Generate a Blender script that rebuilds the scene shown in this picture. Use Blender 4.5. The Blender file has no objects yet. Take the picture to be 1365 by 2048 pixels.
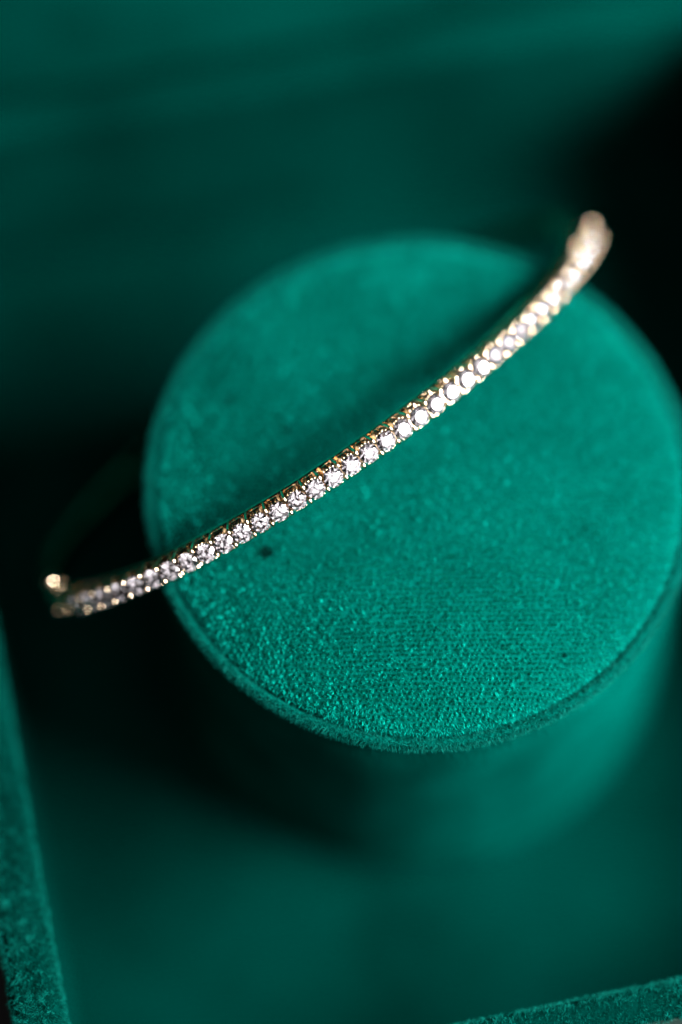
import bpy, math, random
import numpy as np
from mathutils import Matrix, Vector

random.seed(7)
rng = np.random.default_rng(7)
MM = 0.001                      # everything below is written in millimetres
scene = bpy.context.scene
col = scene.collection

# ------------------------------------------------------------------ camera
cam_d = bpy.data.cameras.new("camera")
cam = bpy.data.objects.new("camera", cam_d)
col.objects.link(cam)
scene.camera = cam
AZ, EL, ROLL = math.radians(-0.11), math.radians(68.47), math.radians(1.18)
d = np.array([math.sin(AZ) * math.cos(EL), -math.cos(AZ) * math.cos(EL), math.sin(EL)])
CAM_POS = np.array([-6.76, -3.06, 0.0]) + 293.71 * d
fw = -d
r_ = np.cross(fw, [0, 0, 1.0]); r_ /= np.linalg.norm(r_)
u_ = np.cross(r_, fw)
rt = r_ * math.cos(ROLL) + u_ * math.sin(ROLL)
up = -r_ * math.sin(ROLL) + u_ * math.cos(ROLL)
cam.matrix_world = Matrix(((rt[0], up[0], d[0], CAM_POS[0] * MM), (rt[1], up[1], d[1], CAM_POS[1] * MM),
                           (rt[2], up[2], d[2], CAM_POS[2] * MM), (0, 0, 0, 1)))
cam_d.sensor_fit = 'HORIZONTAL'
cam_d.sensor_width = 24.0
cam_d.lens = 6904.05 / 1365.0 * 24.0
cam_d.clip_start = 0.01
cam_d.clip_end = 20
cam_d.dof.use_dof = True
cam_d.dof.focus_distance = 0.2874
cam_d.dof.aperture_fstop = 3.5

# ------------------------------------------------------------------ world and lamps
world = bpy.data.worlds.new("World")
scene.world = world
world.use_nodes = True
world.node_tree.nodes["Background"].inputs[0].default_value = (0.9, 0.95, 1.0, 1)
world.node_tree.nodes["Background"].inputs[1].default_value = 0.002

def area(name, az, el, dist, sx, sy, power, colour):
    l = bpy.data.lights.new(name, 'AREA')
    l.shape = 'RECTANGLE'; l.size = sx; l.size_y = sy; l.energy = power; l.color = colour
    o = bpy.data.objects.new(name, l); col.objects.link(o)
    a, e = math.radians(az), math.radians(el)
    v = Vector((math.cos(a) * math.cos(e), math.sin(a) * math.cos(e), math.sin(e)))
    o.location = v * dist
    o.rotation_euler = v.to_track_quat('Z', 'Y').to_euler()
    return o
WHITE = (1.0, 0.97, 0.985)
area("window_light", -7, 40.5, 0.29, 0.175, 0.135, 7.6, (1.0, 0.97, 0.97))       # main pane at the right
area("window_light", -45, 33, 1.2, 0.34, 0.24, 1.25, WHITE)                   # dimmer panes further round, mirrored by the stones
area("window_light", -3, 18, 1.2, 0.34, 0.22, 0.7, WHITE)
area("sparkle_lamp", -14, 25, 1.2, 0.07, 0.07, 0.7, WHITE)  # small added lamp, gives glints in the stones near the right tip
area("stone_fill_panel", -62, 56, 1.5, 1.05, 0.85, 5.8, WHITE)                 # added soft panel out of view, whitens the stones
area("sparkle_lamp", -92, 46, 1.4, 0.12, 0.12, 0.8, WHITE)  # added at the front for sparkle in the left stones and clasp ball
area("sparkle_lamp", -20, 74, 1.4, 0.12, 0.12, 0.7, WHITE)  # added overhead, only for sparkle in the stones

scene.view_settings.view_transform = 'Standard'
scene.view_settings.look = 'None'
scene.view_settings.exposure = 0.0
scene.view_settings.gamma = 1.0
scene.view_settings.use_curve_mapping = False
cy = scene.cycles
cy.use_denoising = True
cy.max_bounces = 20; cy.diffuse_bounces = 4; cy.glossy_bounces = 8
cy.transmission_bounces = 16; cy.transparent_max_bounces = 8
cy.caustics_reflective = False; cy.caustics_refractive = False
cy.sample_clamp_indirect = 7.0
cy.blur_glossy = 0.1

# ------------------------------------------------------------------ materials
def new_mat(name):
    m = bpy.data.materials.new(name); m.use_nodes = True
    return m, m.node_tree, m.node_tree.nodes["Principled BSDF"]

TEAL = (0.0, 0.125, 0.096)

def cloth(name, base, scale, lo, hi, bump):
    m, nt, b = new_mat(name)
    tc = nt.nodes.new("ShaderNodeTexCoord")
    n1 = nt.nodes.new("ShaderNodeTexNoise"); n1.inputs["Scale"].default_value = scale; n1.inputs["Detail"].default_value = 6
    n2 = nt.nodes.new("ShaderNodeTexNoise"); n2.inputs["Scale"].default_value = 2600; n2.inputs["Detail"].default_value = 3
    nt.links.new(tc.outputs["Object"], n1.inputs["Vector"]); nt.links.new(tc.outputs["Object"], n2.inputs["Vector"])
    rp = nt.nodes.new("ShaderNodeValToRGB")
    rp.color_ramp.elements[0].position = 0.3; rp.color_ramp.elements[1].position = 0.7
    rp.color_ramp.elements[0].color = tuple(c * lo for c in base) + (1,)
    rp.color_ramp.elements[1].color = tuple(c * hi for c in base) + (1,)
    nt.links.new(n1.outputs["Fac"], rp.inputs["Fac"])
    nt.links.new(rp.outputs["Color"], b.inputs["Base Color"])
    bp = nt.nodes.new("ShaderNodeBump"); bp.inputs["Strength"].default_value = bump; bp.inputs["Distance"].default_value = 0.0004
    nt.links.new(n2.outputs["Fac"], bp.inputs["Height"]); nt.links.new(bp.outputs["Normal"], b.inputs["Normal"])
    b.inputs["Roughness"].default_value = 0.9
    b.inputs["Specular IOR Level"].default_value = 0.0
    b.inputs["Sheen Weight"].default_value = 0.0
    b.inputs["Sheen Roughness"].default_value = 0.45
    b.inputs["Sheen Tint"].default_value = (0.02, 0.75, 0.6, 1)
    return m
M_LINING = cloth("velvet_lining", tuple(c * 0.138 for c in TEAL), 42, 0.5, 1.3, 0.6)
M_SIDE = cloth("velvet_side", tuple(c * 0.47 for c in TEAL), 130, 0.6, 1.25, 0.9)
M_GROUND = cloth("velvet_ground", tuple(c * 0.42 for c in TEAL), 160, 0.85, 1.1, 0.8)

def fibre_mat(name, k):
    m, nt, b = new_mat(name)
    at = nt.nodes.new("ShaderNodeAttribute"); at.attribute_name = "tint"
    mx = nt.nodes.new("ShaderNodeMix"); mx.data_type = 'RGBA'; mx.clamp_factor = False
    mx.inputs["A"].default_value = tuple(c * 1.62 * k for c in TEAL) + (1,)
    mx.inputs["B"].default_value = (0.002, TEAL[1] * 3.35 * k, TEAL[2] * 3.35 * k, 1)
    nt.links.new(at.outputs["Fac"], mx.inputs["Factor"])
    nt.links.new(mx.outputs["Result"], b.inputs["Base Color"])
    b.inputs["Roughness"].default_value = 0.55
    b.inputs["Specular IOR Level"].default_value = 0.02
    return m
M_FIBRE = fibre_mat("velvet_fibre", 1.0)
M_FIBRE_SHADED = fibre_mat("velvet_fibre_shaded", 0.31)  # same velvet; the dimmer look of rims and piping is put into the colour

def gold_mat():
    m, nt, b = new_mat("polished_gold")
    tc = nt.nodes.new("ShaderNodeTexCoord")
    n = nt.nodes.new("ShaderNodeTexNoise"); n.inputs["Scale"].default_value = 900; n.inputs["Detail"].default_value = 4
    nt.links.new(tc.outputs["Object"], n.inputs["Vector"])
    mr = nt.nodes.new("ShaderNodeMapRange"); mr.inputs["To Min"].default_value = 0.04; mr.inputs["To Max"].default_value = 0.13
    nt.links.new(n.outputs["Fac"], mr.inputs["Value"]); nt.links.new(mr.outputs["Result"], b.inputs["Roughness"])
    b.inputs["Base Color"].default_value = (0.80, 0.64, 0.44, 1)
    b.inputs["Metallic"].default_value = 1.0
    return m
M_GOLD = gold_mat()

def diamond_mat():
    m = bpy.data.materials.new("diamond"); m.use_nodes = True
    nt = m.node_tree; nt.nodes.clear()
    out = nt.nodes.new("ShaderNodeOutputMaterial")
    g = nt.nodes.new("ShaderNodeBsdfGlass"); g.inputs["IOR"].default_value = 2.417; g.inputs["Roughness"].default_value = 0.0
    g.inputs["Color"].default_value = (1, 0.985, 0.995, 1)
    nt.links.new(g.outputs[0], out.inputs[0])
    return m
M_DIAMOND = diamond_mat()

m, nt, b = new_mat("dark_table")
n = nt.nodes.new("ShaderNodeTexNoise"); n.inputs["Scale"].default_value = 30
rp = nt.nodes.new("ShaderNodeValToRGB")
rp.color_ramp.elements[0].color = (0.006, 0.006, 0.007, 1); rp.color_ramp.elements[1].color = (0.016, 0.015, 0.015, 1)
nt.links.new(n.outputs["Fac"], rp.inputs["Fac"]); nt.links.new(rp.outputs["Color"], b.inputs["Base Color"])
b.inputs["Roughness"].default_value = 0.7
M_TABLE = m
m, nt, b = new_mat("box_leatherette")
n = nt.nodes.new("ShaderNodeTexNoise"); n.inputs["Scale"].default_value = 700
bp = nt.nodes.new("ShaderNodeBump"); bp.inputs["Strength"].default_value = 0.3; bp.inputs["Distance"].default_value = 0.0003
nt.links.new(n.outputs["Fac"], bp.inputs["Height"]); nt.links.new(bp.outputs["Normal"], b.inputs["Normal"])
b.inputs["Base Color"].default_value = (0.003, 0.03, 0.022, 1); b.inputs["Roughness"].default_value = 0.6
M_SHELL = m

# ------------------------------------------------------------------ helpers
def mesh_np(name, V, faces, mat, smooth=False):
    me = bpy.data.meshes.new(name)
    me.from_pydata((np.asarray(V, float) * MM).tolist(), [], faces)
    me.materials.append(mat)
    if smooth:
        me.polygons.foreach_set("use_smooth", [True] * len(me.polygons))
    me.update()
    return me

def link(name, me, parent=None, mat4=None):
    o = bpy.data.objects.new(name, me); col.objects.link(o)
    if parent is not None:
        o.parent = parent
    if mat4 is not None:
        o.matrix_local = mat4
    return o

def empty(name, loc, label, cat, rz=0.0):
    o = bpy.data.objects.new(name, None); col.objects.link(o)
    o.empty_display_size = 0.005
    o.location = Vector(loc) * MM; o.rotation_euler = (0, 0, rz)
    o["label"] = label; o["category"] = cat
    return o

def lathe(profile, n):
    V, F = [], []
    for r, z in profile:
        for k in range(n):
            t = 2 * math.pi * k / n
            V.append((r * math.cos(t), r * math.sin(t), z))
    for i in range(len(profile) - 1):
        for k in range(n):
            k2 = (k + 1) % n
            F.append((i * n + k, i * n + k2, (i + 1) * n + k2, (i + 1) * n + k))
    return V, F

def merge(parts):
    V, F = [], []
    for v, f in parts:
        o = len(V)
        V.extend(v); F.extend([tuple(i + o for i in q) for q in f])
    return V, F

def sphere(c, r, nu=10, nv=6, sx=1, sy=1, sz=1):
    V, F = [], []
    for i in range(nv + 1):
        a = math.pi * i / nv
        for k in range(nu):
            t = 2 * math.pi * k / nu
            V.append((c[0] + sx * r * math.sin(a) * math.cos(t), c[1] + sy * r * math.sin(a) * math.sin(t), c[2] + sz * r * math.cos(a)))
    for i in range(nv):
        for k in range(nu):
            k2 = (k + 1) % nu
            F.append((i * nu + k, (i + 1) * nu + k, (i + 1) * nu + k2, i * nu + k2))
    return V, F

def rbox(c, s, bev):
    """chamfered box"""
    V, F = [], []
    hx, hy, hz = s[0] / 2, s[1] / 2, s[2] / 2
    rings = [(-hz, bev), (-hz + bev, 0), (hz - bev, 0), (hz, bev)]
    for z, ins in rings:
        x, y = hx - ins, hy - ins
        q = bev * 0.8
        for px, py in ((x, -y + q), (x, y - q), (x - q, y), (-x + q, y), (-x, y - q), (-x, -y + q), (-x + q, -y), (x - q, -y)):
            V.append((c[0] + px, c[1] + py, c[2] + z))
    for i in range(3):
        for k in range(8):
            k2 = (k + 1) % 8
            F.append((i * 8 + k, i * 8 + k2, (i + 1) * 8 + k2, (i + 1) * 8 + k))
    F.append(tuple(reversed(range(8)))); F.append(tuple(24 + k for k in range(8)))
    return V, F

def fibres(name, P, N, LEAN, length, width, tint, parent, droop=0.25, mat=None):
    """short velvet pile: one bent tapering blade per root point; all arrays in mm"""
    n = len(P)
    D = N + LEAN
    D /= np.linalg.norm(D, axis=1, keepdims=True)
    D2 = D + LEAN * droop + rng.normal(0, 0.22, (n, 3))
    D2 /= np.linalg.norm(D2, axis=1, keepdims=True)
    side = np.cross(D, rng.normal(0, 1, (n, 3)))
    side /= np.linalg.norm(side, axis=1, keepdims=True) + 1e-9
    L = length[:, None]; w = width[:, None]
    V = np.empty((n, 5, 3))
    V[:, 0] = P - side * w * 0.5; V[:, 1] = P + side * w * 0.5
    M = P + D * L * 0.55
    V[:, 2] = M - side * w * 0.42; V[:, 3] = M + side * w * 0.42
    V[:, 4] = M + D2 * L * 0.45
    base = np.arange(n)[:, None] * 5
    tris = (base[:, :, None] + np.array([[0, 1, 3], [0, 3, 2], [2, 3, 4]])[None]).reshape(-1, 3)
    me = bpy.data.meshes.new(name)
    me.vertices.add(n * 5); me.loops.add(len(tris) * 3); me.polygons.add(len(tris))
    me.vertices.foreach_set("co", (V.reshape(-1) * MM).astype(np.float32))
    me.loops.foreach_set("vertex_index", tris.reshape(-1).astype(np.int32))
    me.polygons.foreach_set("loop_start", np.arange(0, len(tris) * 3, 3, dtype=np.int32))
    me.update(calc_edges=True)
    a = me.attributes.new("tint", 'FLOAT', 'POINT')
    a.data.foreach_set("value", np.repeat(tint, 5).astype(np.float32))
    me.materials.append(mat or M_FIBRE)
    o = link(name, me, parent)
    o["kind"] = "stuff"
    return o

def smooth_noise(x, y, cell, seed):
    g = np.random.default_rng(seed).normal(0, 1, (64, 64))
    u, v = x / cell + 31.3, y / cell + 31.7
    i, j = np.floor(u).astype(int), np.floor(v).astype(int)
    fu, fv = u - i, v - j
    fu = fu * fu * (3 - 2 * fu); fv = fv * fv * (3 - 2 * fv)
    G = lambda a, b: g[a % 64, b % 64]
    return (G(i, j) * (1 - fu) + G(i + 1, j) * fu) * (1 - fv) + (G(i, j + 1) * (1 - fu) + G(i + 1, j + 1) * fu) * fv

# ------------------------------------------------------------------ table
FLOOR_Z = -36.6
TZ = FLOOR_Z - 4.0
V = [(-3000, -3000, TZ), (3000, -3000, TZ), (3000, 3000, TZ), (-3000, 3000, TZ)]
tb = link("table_top", mesh_np("table_top", V, [(0, 1, 2, 3)], M_TABLE))
tb["kind"] = "structure"

# ------------------------------------------------------------------ jewellery box
BA = math.radians(13.0)
BX0, BX1, BY0, BY1 = -38.3, 39.3, -44.4, 45.0
TH, RIM = 4.5, -10.0
box = empty("jewellery_box", (0, 0, TZ), "open green velvet lined jewellery box around the round pillar", "box", BA)
OFF = -TZ

def wall_mesh(name, length, TH, seg=40):
    """a padded wall running along +x, inner face at y=0, outer at y=-TH, with a rounded rim"""
    prof = [(0, FLOOR_Z - 0.3)]
    rr = 1.5
    for k in range(0, 7):
        a = math.pi / 2 * k / 6
        prof.append((-rr + rr * math.cos(a), RIM - rr + rr * math.sin(a)))
    for k in range(0, 7):
        a = math.pi / 2 * k / 6
        prof.append((-TH + rr - rr * math.sin(a), RIM - rr + rr * math.cos(a)))
    prof.append((-TH, TZ + 0.1))
    V, F = [], []
    n = len(prof)
    for i in range(seg + 1):
        x = length * i / seg
        w = 0.12 * math.sin(x * 0.21 + length) + 0.07 * math.sin(x * 0.53)
        for (y, z) in prof:
            V.append((x, y + (w if z > FLOOR_Z + 5 else 0) * 0.6, z + OFF + (w * 0.6 if z > RIM - 3 else 0)))
    for i in range(seg):
        for k in range(n - 1):
            F.append((i * n + k, i * n + k + 1, (i + 1) * n + k + 1, (i + 1) * n + k))
    F.append(tuple(reversed(range(n)))); F.append(tuple(seg * n + k for k in range(n)))
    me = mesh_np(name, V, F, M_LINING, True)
    me.materials.append(M_SHELL)
    for i in range(seg):
        me.polygons[i * (n - 1) + n - 2].material_index = 1
        me.polygons[i * (n - 1) + n - 3].material_index = 1
        me.polygons[i * (n - 1) + n - 4].material_index = 1
    return me

LX, LY = BX1 - BX0, BY1 - BY0
walls = []
def wall(length, x, y, rz, th):
    o = link("box_wall", wall_mesh("box_wall", length, th), box)
    o.location = Vector((x, y, 0)) * MM; o.rotation_euler = (0, 0, rz)
    walls.append(o); return o
E2 = TH - 0.02
w_front = wall(LX + 2 * E2, BX0 - E2, BY0, 0.0, 3.4)
w_back = wall(LX + 2 * E2, BX1 + E2, BY1, math.pi, TH)
w_left = wall(LY - 0.02, BX0, BY1 - 0.01, -math.pi / 2, TH)
w_right = wall(LY - 0.02, BX1, BY0 + 0.01, math.pi / 2, TH)

# floor lining, gently uneven
nx = 48
V, F = [], []
for j in range(nx + 1):
    for i in range(nx + 1):
        x = BX0 - 1 + (LX + 2) * i / nx; y = BY0 - 1 + (LY + 2) * j / nx
        z = FLOOR_Z + OFF + 0.10 * math.sin(x * 0.19 + 0.6 * math.sin(y * 0.11)) + 0.08 * math.sin(y * 0.23 + x * 0.05)
        V.append((x, y, z - 0.18))
for j in range(nx):
    for i in range(nx):
        a = j * (nx + 1) + i
        F.append((a, a + 1, a + nx + 2, a + nx + 1))
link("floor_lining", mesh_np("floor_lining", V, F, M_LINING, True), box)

# lid, hinged on the back wall and leaning open, with its padded lining
def lid():
    ang = math.radians(52)
    o = link("lid", mesh_np("lid", *rbox((LX / 2, 28, -5.0), (LX + 9, 66, 3.0), 0.8), M_SHELL), box)
    o.location = Vector((BX0, BY1 + 1.2, RIM + OFF - 2.6)) * MM
    o.rotation_euler = (ang, 0, 0)
    V, F = [], []
    n = 30
    for j in range(n + 1):
        for i in range(n + 1):
            u, v = i / n, j / n
            e = min(u, 1 - u, v, 1 - v)
            V.append((LX * u - 2 + 4 * u, 1 + 58 * v, -3.4 + 1.6 * (1 - math.exp(-e * 16)) + 0.25 * math.sin(u * 9 + v * 5)))
    for j in range(n):
        for i in range(n):
            a = j * (n + 1) + i
            F.append((a, a + 1, a + n + 2, a + n + 1))
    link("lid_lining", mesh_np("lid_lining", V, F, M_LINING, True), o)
lid()

# ------------------------------------------------------------------ round pillar with padded top
pillar = empty("bangle_pillar", (0, 0, FLOOR_Z), "round green velvet pillar with padded top under the bangle", "display pillar")
PO = -FLOOR_Z
KS = 0.985
pad_prof = [(0.01, 1.30), (4, 1.27), (8, 1.15), (12, 0.93), (15, 0.68), (17.5, 0.38), (19.5, 0.02), (21.0, -0.35), (22.0, -0.70), (22.6, -1.05), (22.9, -1.45), (23.0, -2.1)]
lip_prof = [(22.9, -2.0), (23.10, -1.42), (23.25, -1.26), (23.48, -1.20), (23.70, -1.32), (23.84, -1.58), (23.85, -1.9), (23.72, -2.2), (23.4, -2.4), (22.5, -2.5)]
side_prof = [(22.9, -2.45), (23.25, -2.65), (23.42, -3.1), (23.48, -3.8), (23.6, -10), (23.7, -20), (23.85, -30), (24.1, -36.0), (24.05, -36.55)]
def lathe_part(name, prof, n, mat):
    V, F = lathe([(r * KS, z + PO) for r, z in reversed(prof)], n)
    if name != "top_pad":
        W_ = []
        for x, y, z in V:
            t = math.atan2(y, x)
            w = 1 + 0.0016 * (math.sin(7 * t + 1) + math.sin(13 * t) * 0.7 + math.sin(29 * t + 2) * 0.5)
            W_.append((x * w, y * w, z + 0.03 * math.sin(17 * t) * (1 if z > PO - 3 else 0)))
        V = W_
    return link(name, mesh_np(name, V, F, mat, True), pillar)
pad = lathe_part("top_pad", pad_prof, 128, M_GROUND)
lip = lathe_part("edge_piping", lip_prof, 128, M_GROUND)
side_o = lathe_part("side_cover", side_prof, 128, M_SIDE)

def prof_eval(prof, r):
    pr = np.array([p[0] for p in prof]) * KS; pz = np.array([p[1] for p in prof])
    return np.interp(r, pr, pz)

# pile of the pad: rows of little tufts
def pad_pile():
    px_, py_ = 0.42, 0.42
    ang = math.radians(3)
    g = np.arange(-60, 61)
    I, J = np.meshgrid(g, g)
    I = I.ravel().astype(float); J = J.ravel().astype(float)
    X = (I + 0.5 * (J % 2)) * px_; Y = J * py_
    X = X + rng.normal(0, 0.035, len(X)); Y = Y + rng.normal(0, 0.03, len(Y))
    Y = Y + 0.9 * smooth_noise(X, Y, 14.0, 3) * 0.5
    X, Y = X * math.cos(ang) - Y * math.sin(ang), X * math.sin(ang) + Y * math.cos(ang)
    R = np.hypot(X, Y)
    keep = (R < (22.45 + rng.normal(0, 0.15, len(R))) * KS) & (rng.random(len(R)) > 0.025)
    X, Y = X[keep], Y[keep]
    nt_ = len(X); per = 22
    lx = 0.26 + 0.12 * smooth_noise(X, Y, 4.5, 5) + rng.normal(0, 0.17, nt_)
    ly = -0.27 + 0.12 * smooth_noise(X, Y, 5.5, 6) + rng.normal(0, 0.17, nt_)
    tl = 0.50 + 0.05 * smooth_noise(X, Y, 3.0, 8) + rng.normal(0, 0.05, nt_)
    tt = 0.42 + 0.08 * smooth_noise(X, Y, 2.5, 9) + rng.normal(0, 0.05, nt_)
    rep = lambda a: np.repeat(a, per)
    a = rng.random(nt_ * per) * 2 * math.pi; q = np.sqrt(rng.random(nt_ * per)) * 0.115
    x = rep(X) + q * np.cos(a); y = rep(Y) + q * np.sin(a)
    r = np.hypot(x, y); ok = r < 22.97 * KS
    z = prof_eval(pad_prof, r)
    dz = (prof_eval(pad_prof, r + 0.05) - prof_eval(pad_prof, r - 0.05)) / 0.1
    N = np.stack([-dz * x / (r + 1e-6), -dz * y / (r + 1e-6), np.ones_like(x)], 1)
    N /= np.linalg.norm(N, axis=1, keepdims=True)
    L = np.stack([rep(lx) + 0.6 * q * np.cos(a), rep(ly) + 0.6 * q * np.sin(a), np.zeros_like(x)], 1) + rng.normal(0, 0.12, (len(x), 3))
    P = np.stack([x, y, z + PO - 0.04], 1)
    ln = rep(tl) * rng.uniform(0.7, 1.15, len(x))
    wd = rng.uniform(0.028, 0.046, len(x))
    ti = np.clip(rep(tt) + rng.normal(0, 0.08, len(x)), 0, 1)
    SPK = []
    # loose fibres where the cloth rolls over the edge
    n = 9000
    t = rng.random(n) * 2 * math.pi; re = (22.1 + 0.66 * rng.random(n) ** 0.8) * KS
    dz = (prof_eval(pad_prof, re + 0.05) - prof_eval(pad_prof, re - 0.05)) / 0.1
    NE = np.stack([-dz * np.cos(t), -dz * np.sin(t), np.ones(n)], 1); NE /= np.linalg.norm(NE, axis=1, keepdims=True)
    PE = np.stack([re * np.cos(t), re * np.sin(t), prof_eval(pad_prof, re) + PO - 0.04], 1)
    LE = np.array([0.25, -0.15, 0]) + rng.normal(0, 0.38, (n, 3))
    cat = np.concatenate
    # small pits in the pile, their shade painted as clumps of dark fibres
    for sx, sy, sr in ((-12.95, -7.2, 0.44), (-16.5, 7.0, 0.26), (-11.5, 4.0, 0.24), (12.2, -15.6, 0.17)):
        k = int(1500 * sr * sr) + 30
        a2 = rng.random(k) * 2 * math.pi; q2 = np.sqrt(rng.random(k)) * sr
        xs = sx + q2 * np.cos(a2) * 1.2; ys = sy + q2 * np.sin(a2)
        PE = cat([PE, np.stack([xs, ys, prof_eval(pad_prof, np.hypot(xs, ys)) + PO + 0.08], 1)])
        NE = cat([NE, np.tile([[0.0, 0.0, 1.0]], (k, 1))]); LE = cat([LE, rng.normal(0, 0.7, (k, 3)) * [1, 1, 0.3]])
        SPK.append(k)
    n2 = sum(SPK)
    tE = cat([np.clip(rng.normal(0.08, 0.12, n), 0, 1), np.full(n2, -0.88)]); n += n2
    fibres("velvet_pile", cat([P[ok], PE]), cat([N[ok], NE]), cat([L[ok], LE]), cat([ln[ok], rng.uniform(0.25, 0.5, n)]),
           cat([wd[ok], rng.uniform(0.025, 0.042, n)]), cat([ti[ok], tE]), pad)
pad_pile()

def lip_pile():
    n = 34000
    t = rng.random(n) * 2 * math.pi
    s = rng.random(n)
    idx = s * 5.0 + 1.4
    pr = np.array([p[0] for p in lip_prof]) * KS; pz = np.array([p[1] for p in lip_prof])
    k = np.arange(len(lip_prof))
    r = np.interp(idx, k, pr); z = np.interp(idx, k, pz)
    dr = np.interp(idx + .1, k, pr) - np.interp(idx - .1, k, pr); dz = np.interp(idx + .1, k, pz) - np.interp(idx - .1, k, pz)
    nr, nz = -dz, dr
    m = np.hypot(nr, nz); nr, nz = nr / m, nz / m
    N = np.stack([nr * np.cos(t), nr * np.sin(t), nz], 1)
    P = np.stack([r * np.cos(t), r * np.sin(t), z + PO - 0.03], 1)
    L = rng.normal(0, 0.6, (n, 3)) + np.stack([0.25 * np.cos(t), 0.25 * np.sin(t), np.full(n, -0.15)], 1)
    fibres("velvet_pile", P, N, L, rng.uniform(0.2, 0.58, n), rng.uniform(0.025, 0.045, n), np.clip(rng.normal(0.25, 0.18, n), 0, 1), lip, mat=M_FIBRE_SHADED)
lip_pile()

# pile on the rims that come into focus
def rim_pile(parent, x0, x1, n, TH):
    x = rng.uniform(x0, x1, n)
    s = rng.random(n) * (TH + 1.1) - 1.3      # path across the rim, inner to outer
    rr = 1.5
    y = np.empty(n); z = np.empty(n); ny = np.empty(n); nz = np.empty(n)
    a = (s + 1.3) / rr
    i1 = a < math.pi / 2
    y[i1] = -rr + rr * np.cos(a[i1]); z[i1] = RIM - rr + rr * np.sin(a[i1]); ny[i1] = np.cos(a[i1]); nz[i1] = np.sin(a[i1])
    flat = TH - 2 * rr
    s2 = (s + 1.3) - rr * math.pi / 2
    i2 = (~i1) & (s2 < flat)
    y[i2] = -rr - s2[i2]; z[i2] = RIM; ny[i2] = 0; nz[i2] = 1
    i3 = (~i1) & (~i2)
    a3 = (s2[i3] - flat) / rr
    y[i3] = -TH + rr - rr * np.sin(a3); z[i3] = RIM - rr + rr * np.cos(a3); ny[i3] = -np.sin(a3); nz[i3] = np.cos(a3)
    N = np.stack([0 * x, ny, nz], 1)
    P = np.stack([x, y, z + OFF - 0.05], 1)
    cl = smooth_noise(x, s, 0.55, 21)
    L = rng.normal(0, 0.35, (n, 3)) + np.stack([0.4 + 0.5 * cl, 0.5 * smooth_noise(x, s, 0.5, 22), 0 * x], 1)
    keep = rng.random(n) < 0.55 + 0.35 * smooth_noise(x, s, 0.4, 23)
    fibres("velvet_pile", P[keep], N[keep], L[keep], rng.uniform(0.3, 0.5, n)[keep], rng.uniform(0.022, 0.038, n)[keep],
           np.clip(rng.normal(0.2, 0.18, n), 0, 1)[keep], parent, mat=M_FIBRE_SHADED)
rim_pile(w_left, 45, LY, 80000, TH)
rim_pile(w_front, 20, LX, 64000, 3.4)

# ------------------------------------------------------------------ diamond bangle
EC = np.array([-9.16, 11.02, -9.73]); ER = 30.50; EK = 0.70
TILT, CH = math.radians(34.79), math.radians(39.70)
ea = np.array([math.cos(CH), math.sin(CH), 0.0])
eb = np.array([math.sin(CH), -math.cos(CH), 0.0]) * math.sin(TILT) + np.array([0, 0, 1.0]) * math.cos(TILT)
en = np.cross(ea, eb); en = en if en @ d > 0 else -en
ph = np.linspace(-math.pi, math.pi, 8001)
ds = np.sqrt((EK * np.sin(ph)) ** 2 + np.cos(ph) ** 2) * ER
sarc = np.concatenate([[0], np.cumsum((ds[1:] + ds[:-1]) / 2 * (ph[1] - ph[0]))]); sarc -= np.interp(0, ph, sarc)
S_HALF = sarc[-1]
def frame(s):
    p = float(np.interp(s, sarc, ph))
    P = EC + ER * (EK * math.cos(p) * eb + math.sin(p) * ea)
    T = -EK * math.sin(p) * eb + math.cos(p) * ea; T /= np.linalg.norm(T)
    N = math.cos(p) * eb + EK * math.sin(p) * ea; N /= np.linalg.norm(N)
    return P, T, np.cross(N, T), N
LOW = frame(S_HALF)[0]
bangle = empty("diamond_bangle", (LOW[0], LOW[1], LOW[2]), "gold bangle set with a row of round diamonds leaning over the green pillar", "bangle")
BO = LOW.copy()
def local_mat(s, spin=0.0):
    P, T, B, N = frame(s)
    P = (P - BO) * MM
    m = Matrix(((T[0], B[0], N[0], P[0]), (T[1], B[1], N[1], P[1]), (T[2], B[2], N[2], P[2]), (0, 0, 0, 1)))
    return m @ Matrix.Rotation(spin, 4, 'Z')
SGN = 1.0 if np.dot(frame(0)[2], en) > 0 else -1.0        # +1 when local +y faces the camera side

PITCH = math.radians(3.39) * ER
S0 = math.radians(-61.68) * ER
I0, I1 = -1, 36
GZ, SR = -0.20, 0.865

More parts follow.
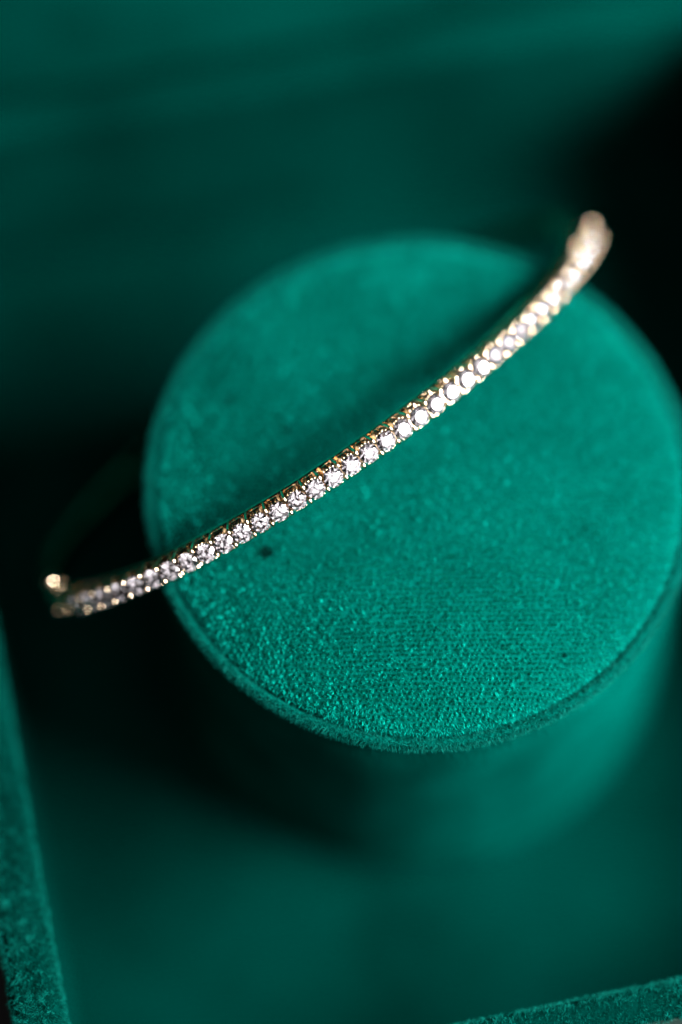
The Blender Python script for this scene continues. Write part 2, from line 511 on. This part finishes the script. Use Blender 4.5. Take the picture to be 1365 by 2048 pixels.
def brilliant():
    R, hc, hp, g = SR, 0.27, 0.72, 0.03
    rt_, rm, rl = 0.56, 0.78, 0.24
    c = math.cos(math.pi / 8)
    V, F = [], []
    A = lambda k: k * math.pi / 8
    tab = [len(V) + k for k in range(8)]
    for k in range(8): V.append((R * rt_ * math.cos(A(2 * k)), R * rt_ * math.sin(A(2 * k)), hc + g))
    mid = [len(V) + k for k in range(8)]
    zm = hc * (1 - rm * c) / (1 - rt_) + g
    for k in range(8): V.append((R * rm * math.cos(A(2 * k + 1)), R * rm * math.sin(A(2 * k + 1)), zm))
    gu = [len(V) + k for k in range(16)]
    for k in range(16): V.append((R * math.cos(A(k)), R * math.sin(A(k)), g))
    gl = [len(V) + k for k in range(16)]
    for k in range(16): V.append((R * math.cos(A(k)), R * math.sin(A(k)), -g))
    lo = [len(V) + k for k in range(8)]
    for k in range(8): V.append((R * rl * math.cos(A(2 * k + 1)), R * rl * math.sin(A(2 * k + 1)), -hp * (1 - rl * c) - g))
    cu = len(V); V.append((0, 0, -hp - g))
    F.append(tuple(tab))
    for k in range(8):
        n = (k + 1) % 8; pm = (k - 1) % 8
        F.append((tab[k], mid[k], tab[n]))
        F.append((tab[k], mid[pm], gu[2 * k], mid[k]))
        F.append((mid[k], gu[2 * k], gu[2 * k + 1]))
        F.append((mid[k], gu[2 * k + 1], gu[(2 * k + 2) % 16]))
        F.append((lo[k], gl[2 * k + 1], gl[2 * k]))
        F.append((lo[k], gl[(2 * k + 2) % 16], gl[2 * k + 1]))
        F.append((cu, lo[k], gl[2 * k], lo[pm]))
    for k in range(16):
        n = (k + 1) % 16
        F.append((gu[k], gl[k], gl[n], gu[n]))
    return mesh_np("diamond", V, F, M_DIAMOND)
ME_DIAMOND = brilliant()

def collet_mesh():
    parts = [lathe([(0.60, -1.90), (0.68, -1.86), (0.76, -0.85), (0.80, -0.55), (0.885, -0.34), (0.87, -0.29), (0.82, -0.31), (0.74, -0.5), (0.5, -1.0)], 28)]
    for sy in (-1, 1):
        for y, z in ((0.86, -0.60), (0.96, -0.93)):
            parts.append(rbox((0, sy * y, z), (0.92, 0.22, 0.18), 0.05))
        parts.append(rbox((0, sy * 0.82, -1.4), (0.30, 0.14, 0.95), 0.05))
        parts.append(sphere((0.9, sy * 0.84, -1.38), 0.15, 8, 6))
        for x in (-0.46, -0.16, 0.16, 0.46):
            parts.append(sphere((x, sy * math.sqrt(0.87 ** 2 - x * x * 0.55), -0.33), 0.085, 8, 6))
    V, F = merge(parts)
    return mesh_np("stone_setting", V, F, M_GOLD)
ME_COLLET = collet_mesh()

def prong_mesh(sy):
    """a claw between two stones, standing at y = sy*0.6"""
    V, F = [], []
    secs = [(-1.9, 0.86, .13, .10), (-0.9, 0.86, .14, .11), (-0.5, 0.82, .15, .15), (-0.25, 0.74, .165, .22), (-0.12, 0.67, .165, .28), (-0.03, 0.63, .13, .29), (0.02, 0.61, .07, .20)]
    n = 10
    for z, y, rx, ry in secs:
        for k in range(n):
            t = 2 * math.pi * k / n
            # pointed leaf shape seen from above
            q = abs(math.cos(t)) ** 1.25 * (1 if math.cos(t) > 0 else -1)
            V.append((rx * q, sy * (y + ry * math.sin(t)), z))
    for i in range(len(secs) - 1):
        for k in range(n):
            k2 = (k + 1) % n
            f = (i * n + k, i * n + k2, (i + 1) * n + k2, (i + 1) * n + k)
            F.append(f if sy > 0 else tuple(reversed(f)))
    top = tuple((len(secs) - 1) * n + k for k in range(n))
    F.append(top if sy > 0 else tuple(reversed(top)))
    return mesh_np("prong", V, F, M_GOLD, True)
ME_PRONG = {1: prong_mesh(1), -1: prong_mesh(-1)}
V, F = merge([rbox((0, 0, -0.42), (0.13, 1.15, 0.30), 0.05), rbox((0, 0, -1.45), (0.3, 1.3, 0.5), 0.06)])
ME_BRIDGE = mesh_np("bridge_bar", V, F, M_GOLD)

for i in range(I0, I1 + 1):
    s = S0 + PITCH * i
    set_o = link("stone_setting", ME_COLLET, bangle, local_mat(s))
    stone = link("diamond", ME_DIAMOND, set_o, Matrix.Translation((0, 0, GZ * MM)) @ Matrix.Rotation(random.uniform(-0.4, 0.4), 4, 'Z')
                 @ Matrix.Rotation(random.gauss(0, 0.025), 4, 'X') @ Matrix.Rotation(random.gauss(0, 0.025), 4, 'Y'))
    mb = local_mat(s + PITCH / 2)
    br = link("bridge_bar", ME_BRIDGE, bangle, mb)
    for sy in (1, -1):
        link("prong", ME_PRONG[sy], br, Matrix.Rotation(random.gauss(0, 0.09), 4, 'Z'))

# band: rail beneath the stones, full half-round bar round the back
def sweep(s_list, section, closed):
    V, F = [], []
    for s in s_list:
        P, T, B, N = frame(((s + S_HALF) % (2 * S_HALF)) - S_HALF)
        sec = section(s)
        for y, z in sec:
            V.append(P + B * y + N * z - BO)
    n = len(section(s_list[0])); m = len(s_list)
    for i in range(m if closed else m - 1):
        j = (i + 1) % m
        for k in range(n):
            k2 = (k + 1) % n
            F.append((i * n + k, j * n + k, j * n + k2, i * n + k2))
    if not closed:
        F.append(tuple(range(n))); F.append(tuple(reversed(range((m - 1) * n, m * n))))
    return V, F
def rail_sec(s):
    return [(0.78, -2.45), (0.98, -2.3), (0.98, -1.98), (0.88, -1.84), (-0.88, -1.84), (-0.98, -1.98), (-0.98, -2.3), (-0.78, -2.45)]
SA = S0 + PITCH * (I0 - 0.75); SB = S0 + PITCH * (I1 + 0.75)
V, F = sweep(list(np.linspace(SA - 0.3, SB + 0.3, 260)), rail_sec, False)
link("front_rail", mesh_np("front_rail", V, F, M_GOLD), bangle)
def back_sec(s):
    k = min(1.0, max(0.0, (s - SB - 0.7) / 9.0))
    o = -1.55 + 0.55 * k; w = 0.86 + 0.07 * k
    return [(w - 0.17, -2.45), (w, -2.3), (w, o - 0.13), (w - 0.09, o), (-w + 0.09, o), (-w, o - 0.13), (-w, -2.3), (-w + 0.17, -2.45)]
V, F = sweep(list(np.linspace(SB + 0.2, 2 * S_HALF + SA - 3.6, 220)), back_sec, False)
link("back_bar", mesh_np("back_bar", V, F, M_GOLD), bangle)

# clasp at the left end, hinge at the right end
def block(name, s, length, w, h):
    n = 6
    V, F = [], []
    def sec(si):
        e = min(abs(si - (s - length / 2)), abs(si - (s + length / 2)))
        q = 0.12 * max(0, 1 - e / 0.2)
        a, b_, c_ = w / 2 - q, -0.45 - q, -0.5 - h + q
        ch = 0.25
        return [(a - ch, c_), (a, c_ + ch), (a, b_ - ch), (a - ch, b_), (-a + ch, b_), (-a, b_ - ch), (-a, c_ + ch), (-a + ch, c_)]
    V, F = sweep([s - length / 2, s - length / 2 + .2, s - length / 4, s, s + length / 4, s + length / 2 - .2, s + length / 2], sec, False)
    return link(name, mesh_np(name, V, F, M_GOLD), bangle)
SC = SA - 1.9
clasp = block("clasp", SC, 3.6, 1.9, 1.95)
P, T, B, N = frame(SC)
def pin(s, y0, y1, r, zz):
    P, T, B, N = frame(s)
    parts = []
    V, F = [], []
    n = 14
    prof = [(y0, r * 0.7), (y1 - 0.5, r * 0.7), (y1 - 0.45, r)]
    for k in range(7):
        a = math.pi / 2 * k / 6
        prof.append((y1 - 0.25 + 0.55 * r * math.sin(a), max(0.02, r * math.cos(a))))
    for y, rad in prof:
        for k in range(n):
            t = 2 * math.pi * k / n
            V.append(P + B * y * SGN + T * rad * math.cos(t) + N * (zz + rad * math.sin(t)) - BO)
    for i in range(len(prof) - 1):
        for k in range(n):
            k2 = (k + 1) % n
            F.append((i * n + k, i * n + k2, (i + 1) * n + k2, (i + 1) * n + k))
    return V, F
P, T, B, N = frame(SC + 0.1)
V, F = merge([pin(SC + 0.1, 0.8, 1.6, 0.28, -0.9), sphere(tuple(P + B * 2.15 * SGN - N * 0.9 - BO), 0.68, 20, 12)])
link("push_button", mesh_np("push_button", V, F, M_GOLD, True), clasp)
for ds_, yy in ((0.9, -0.55), (-1.1, -0.6)):
    P, T, B, N = frame(SC + ds_)
    V, F = sphere(tuple(P + B * yy * SGN - N * 0.4 - BO), 0.30, 14, 8)
    link("clasp_bead", mesh_np("clasp_bead", V, F, M_GOLD, True), clasp)
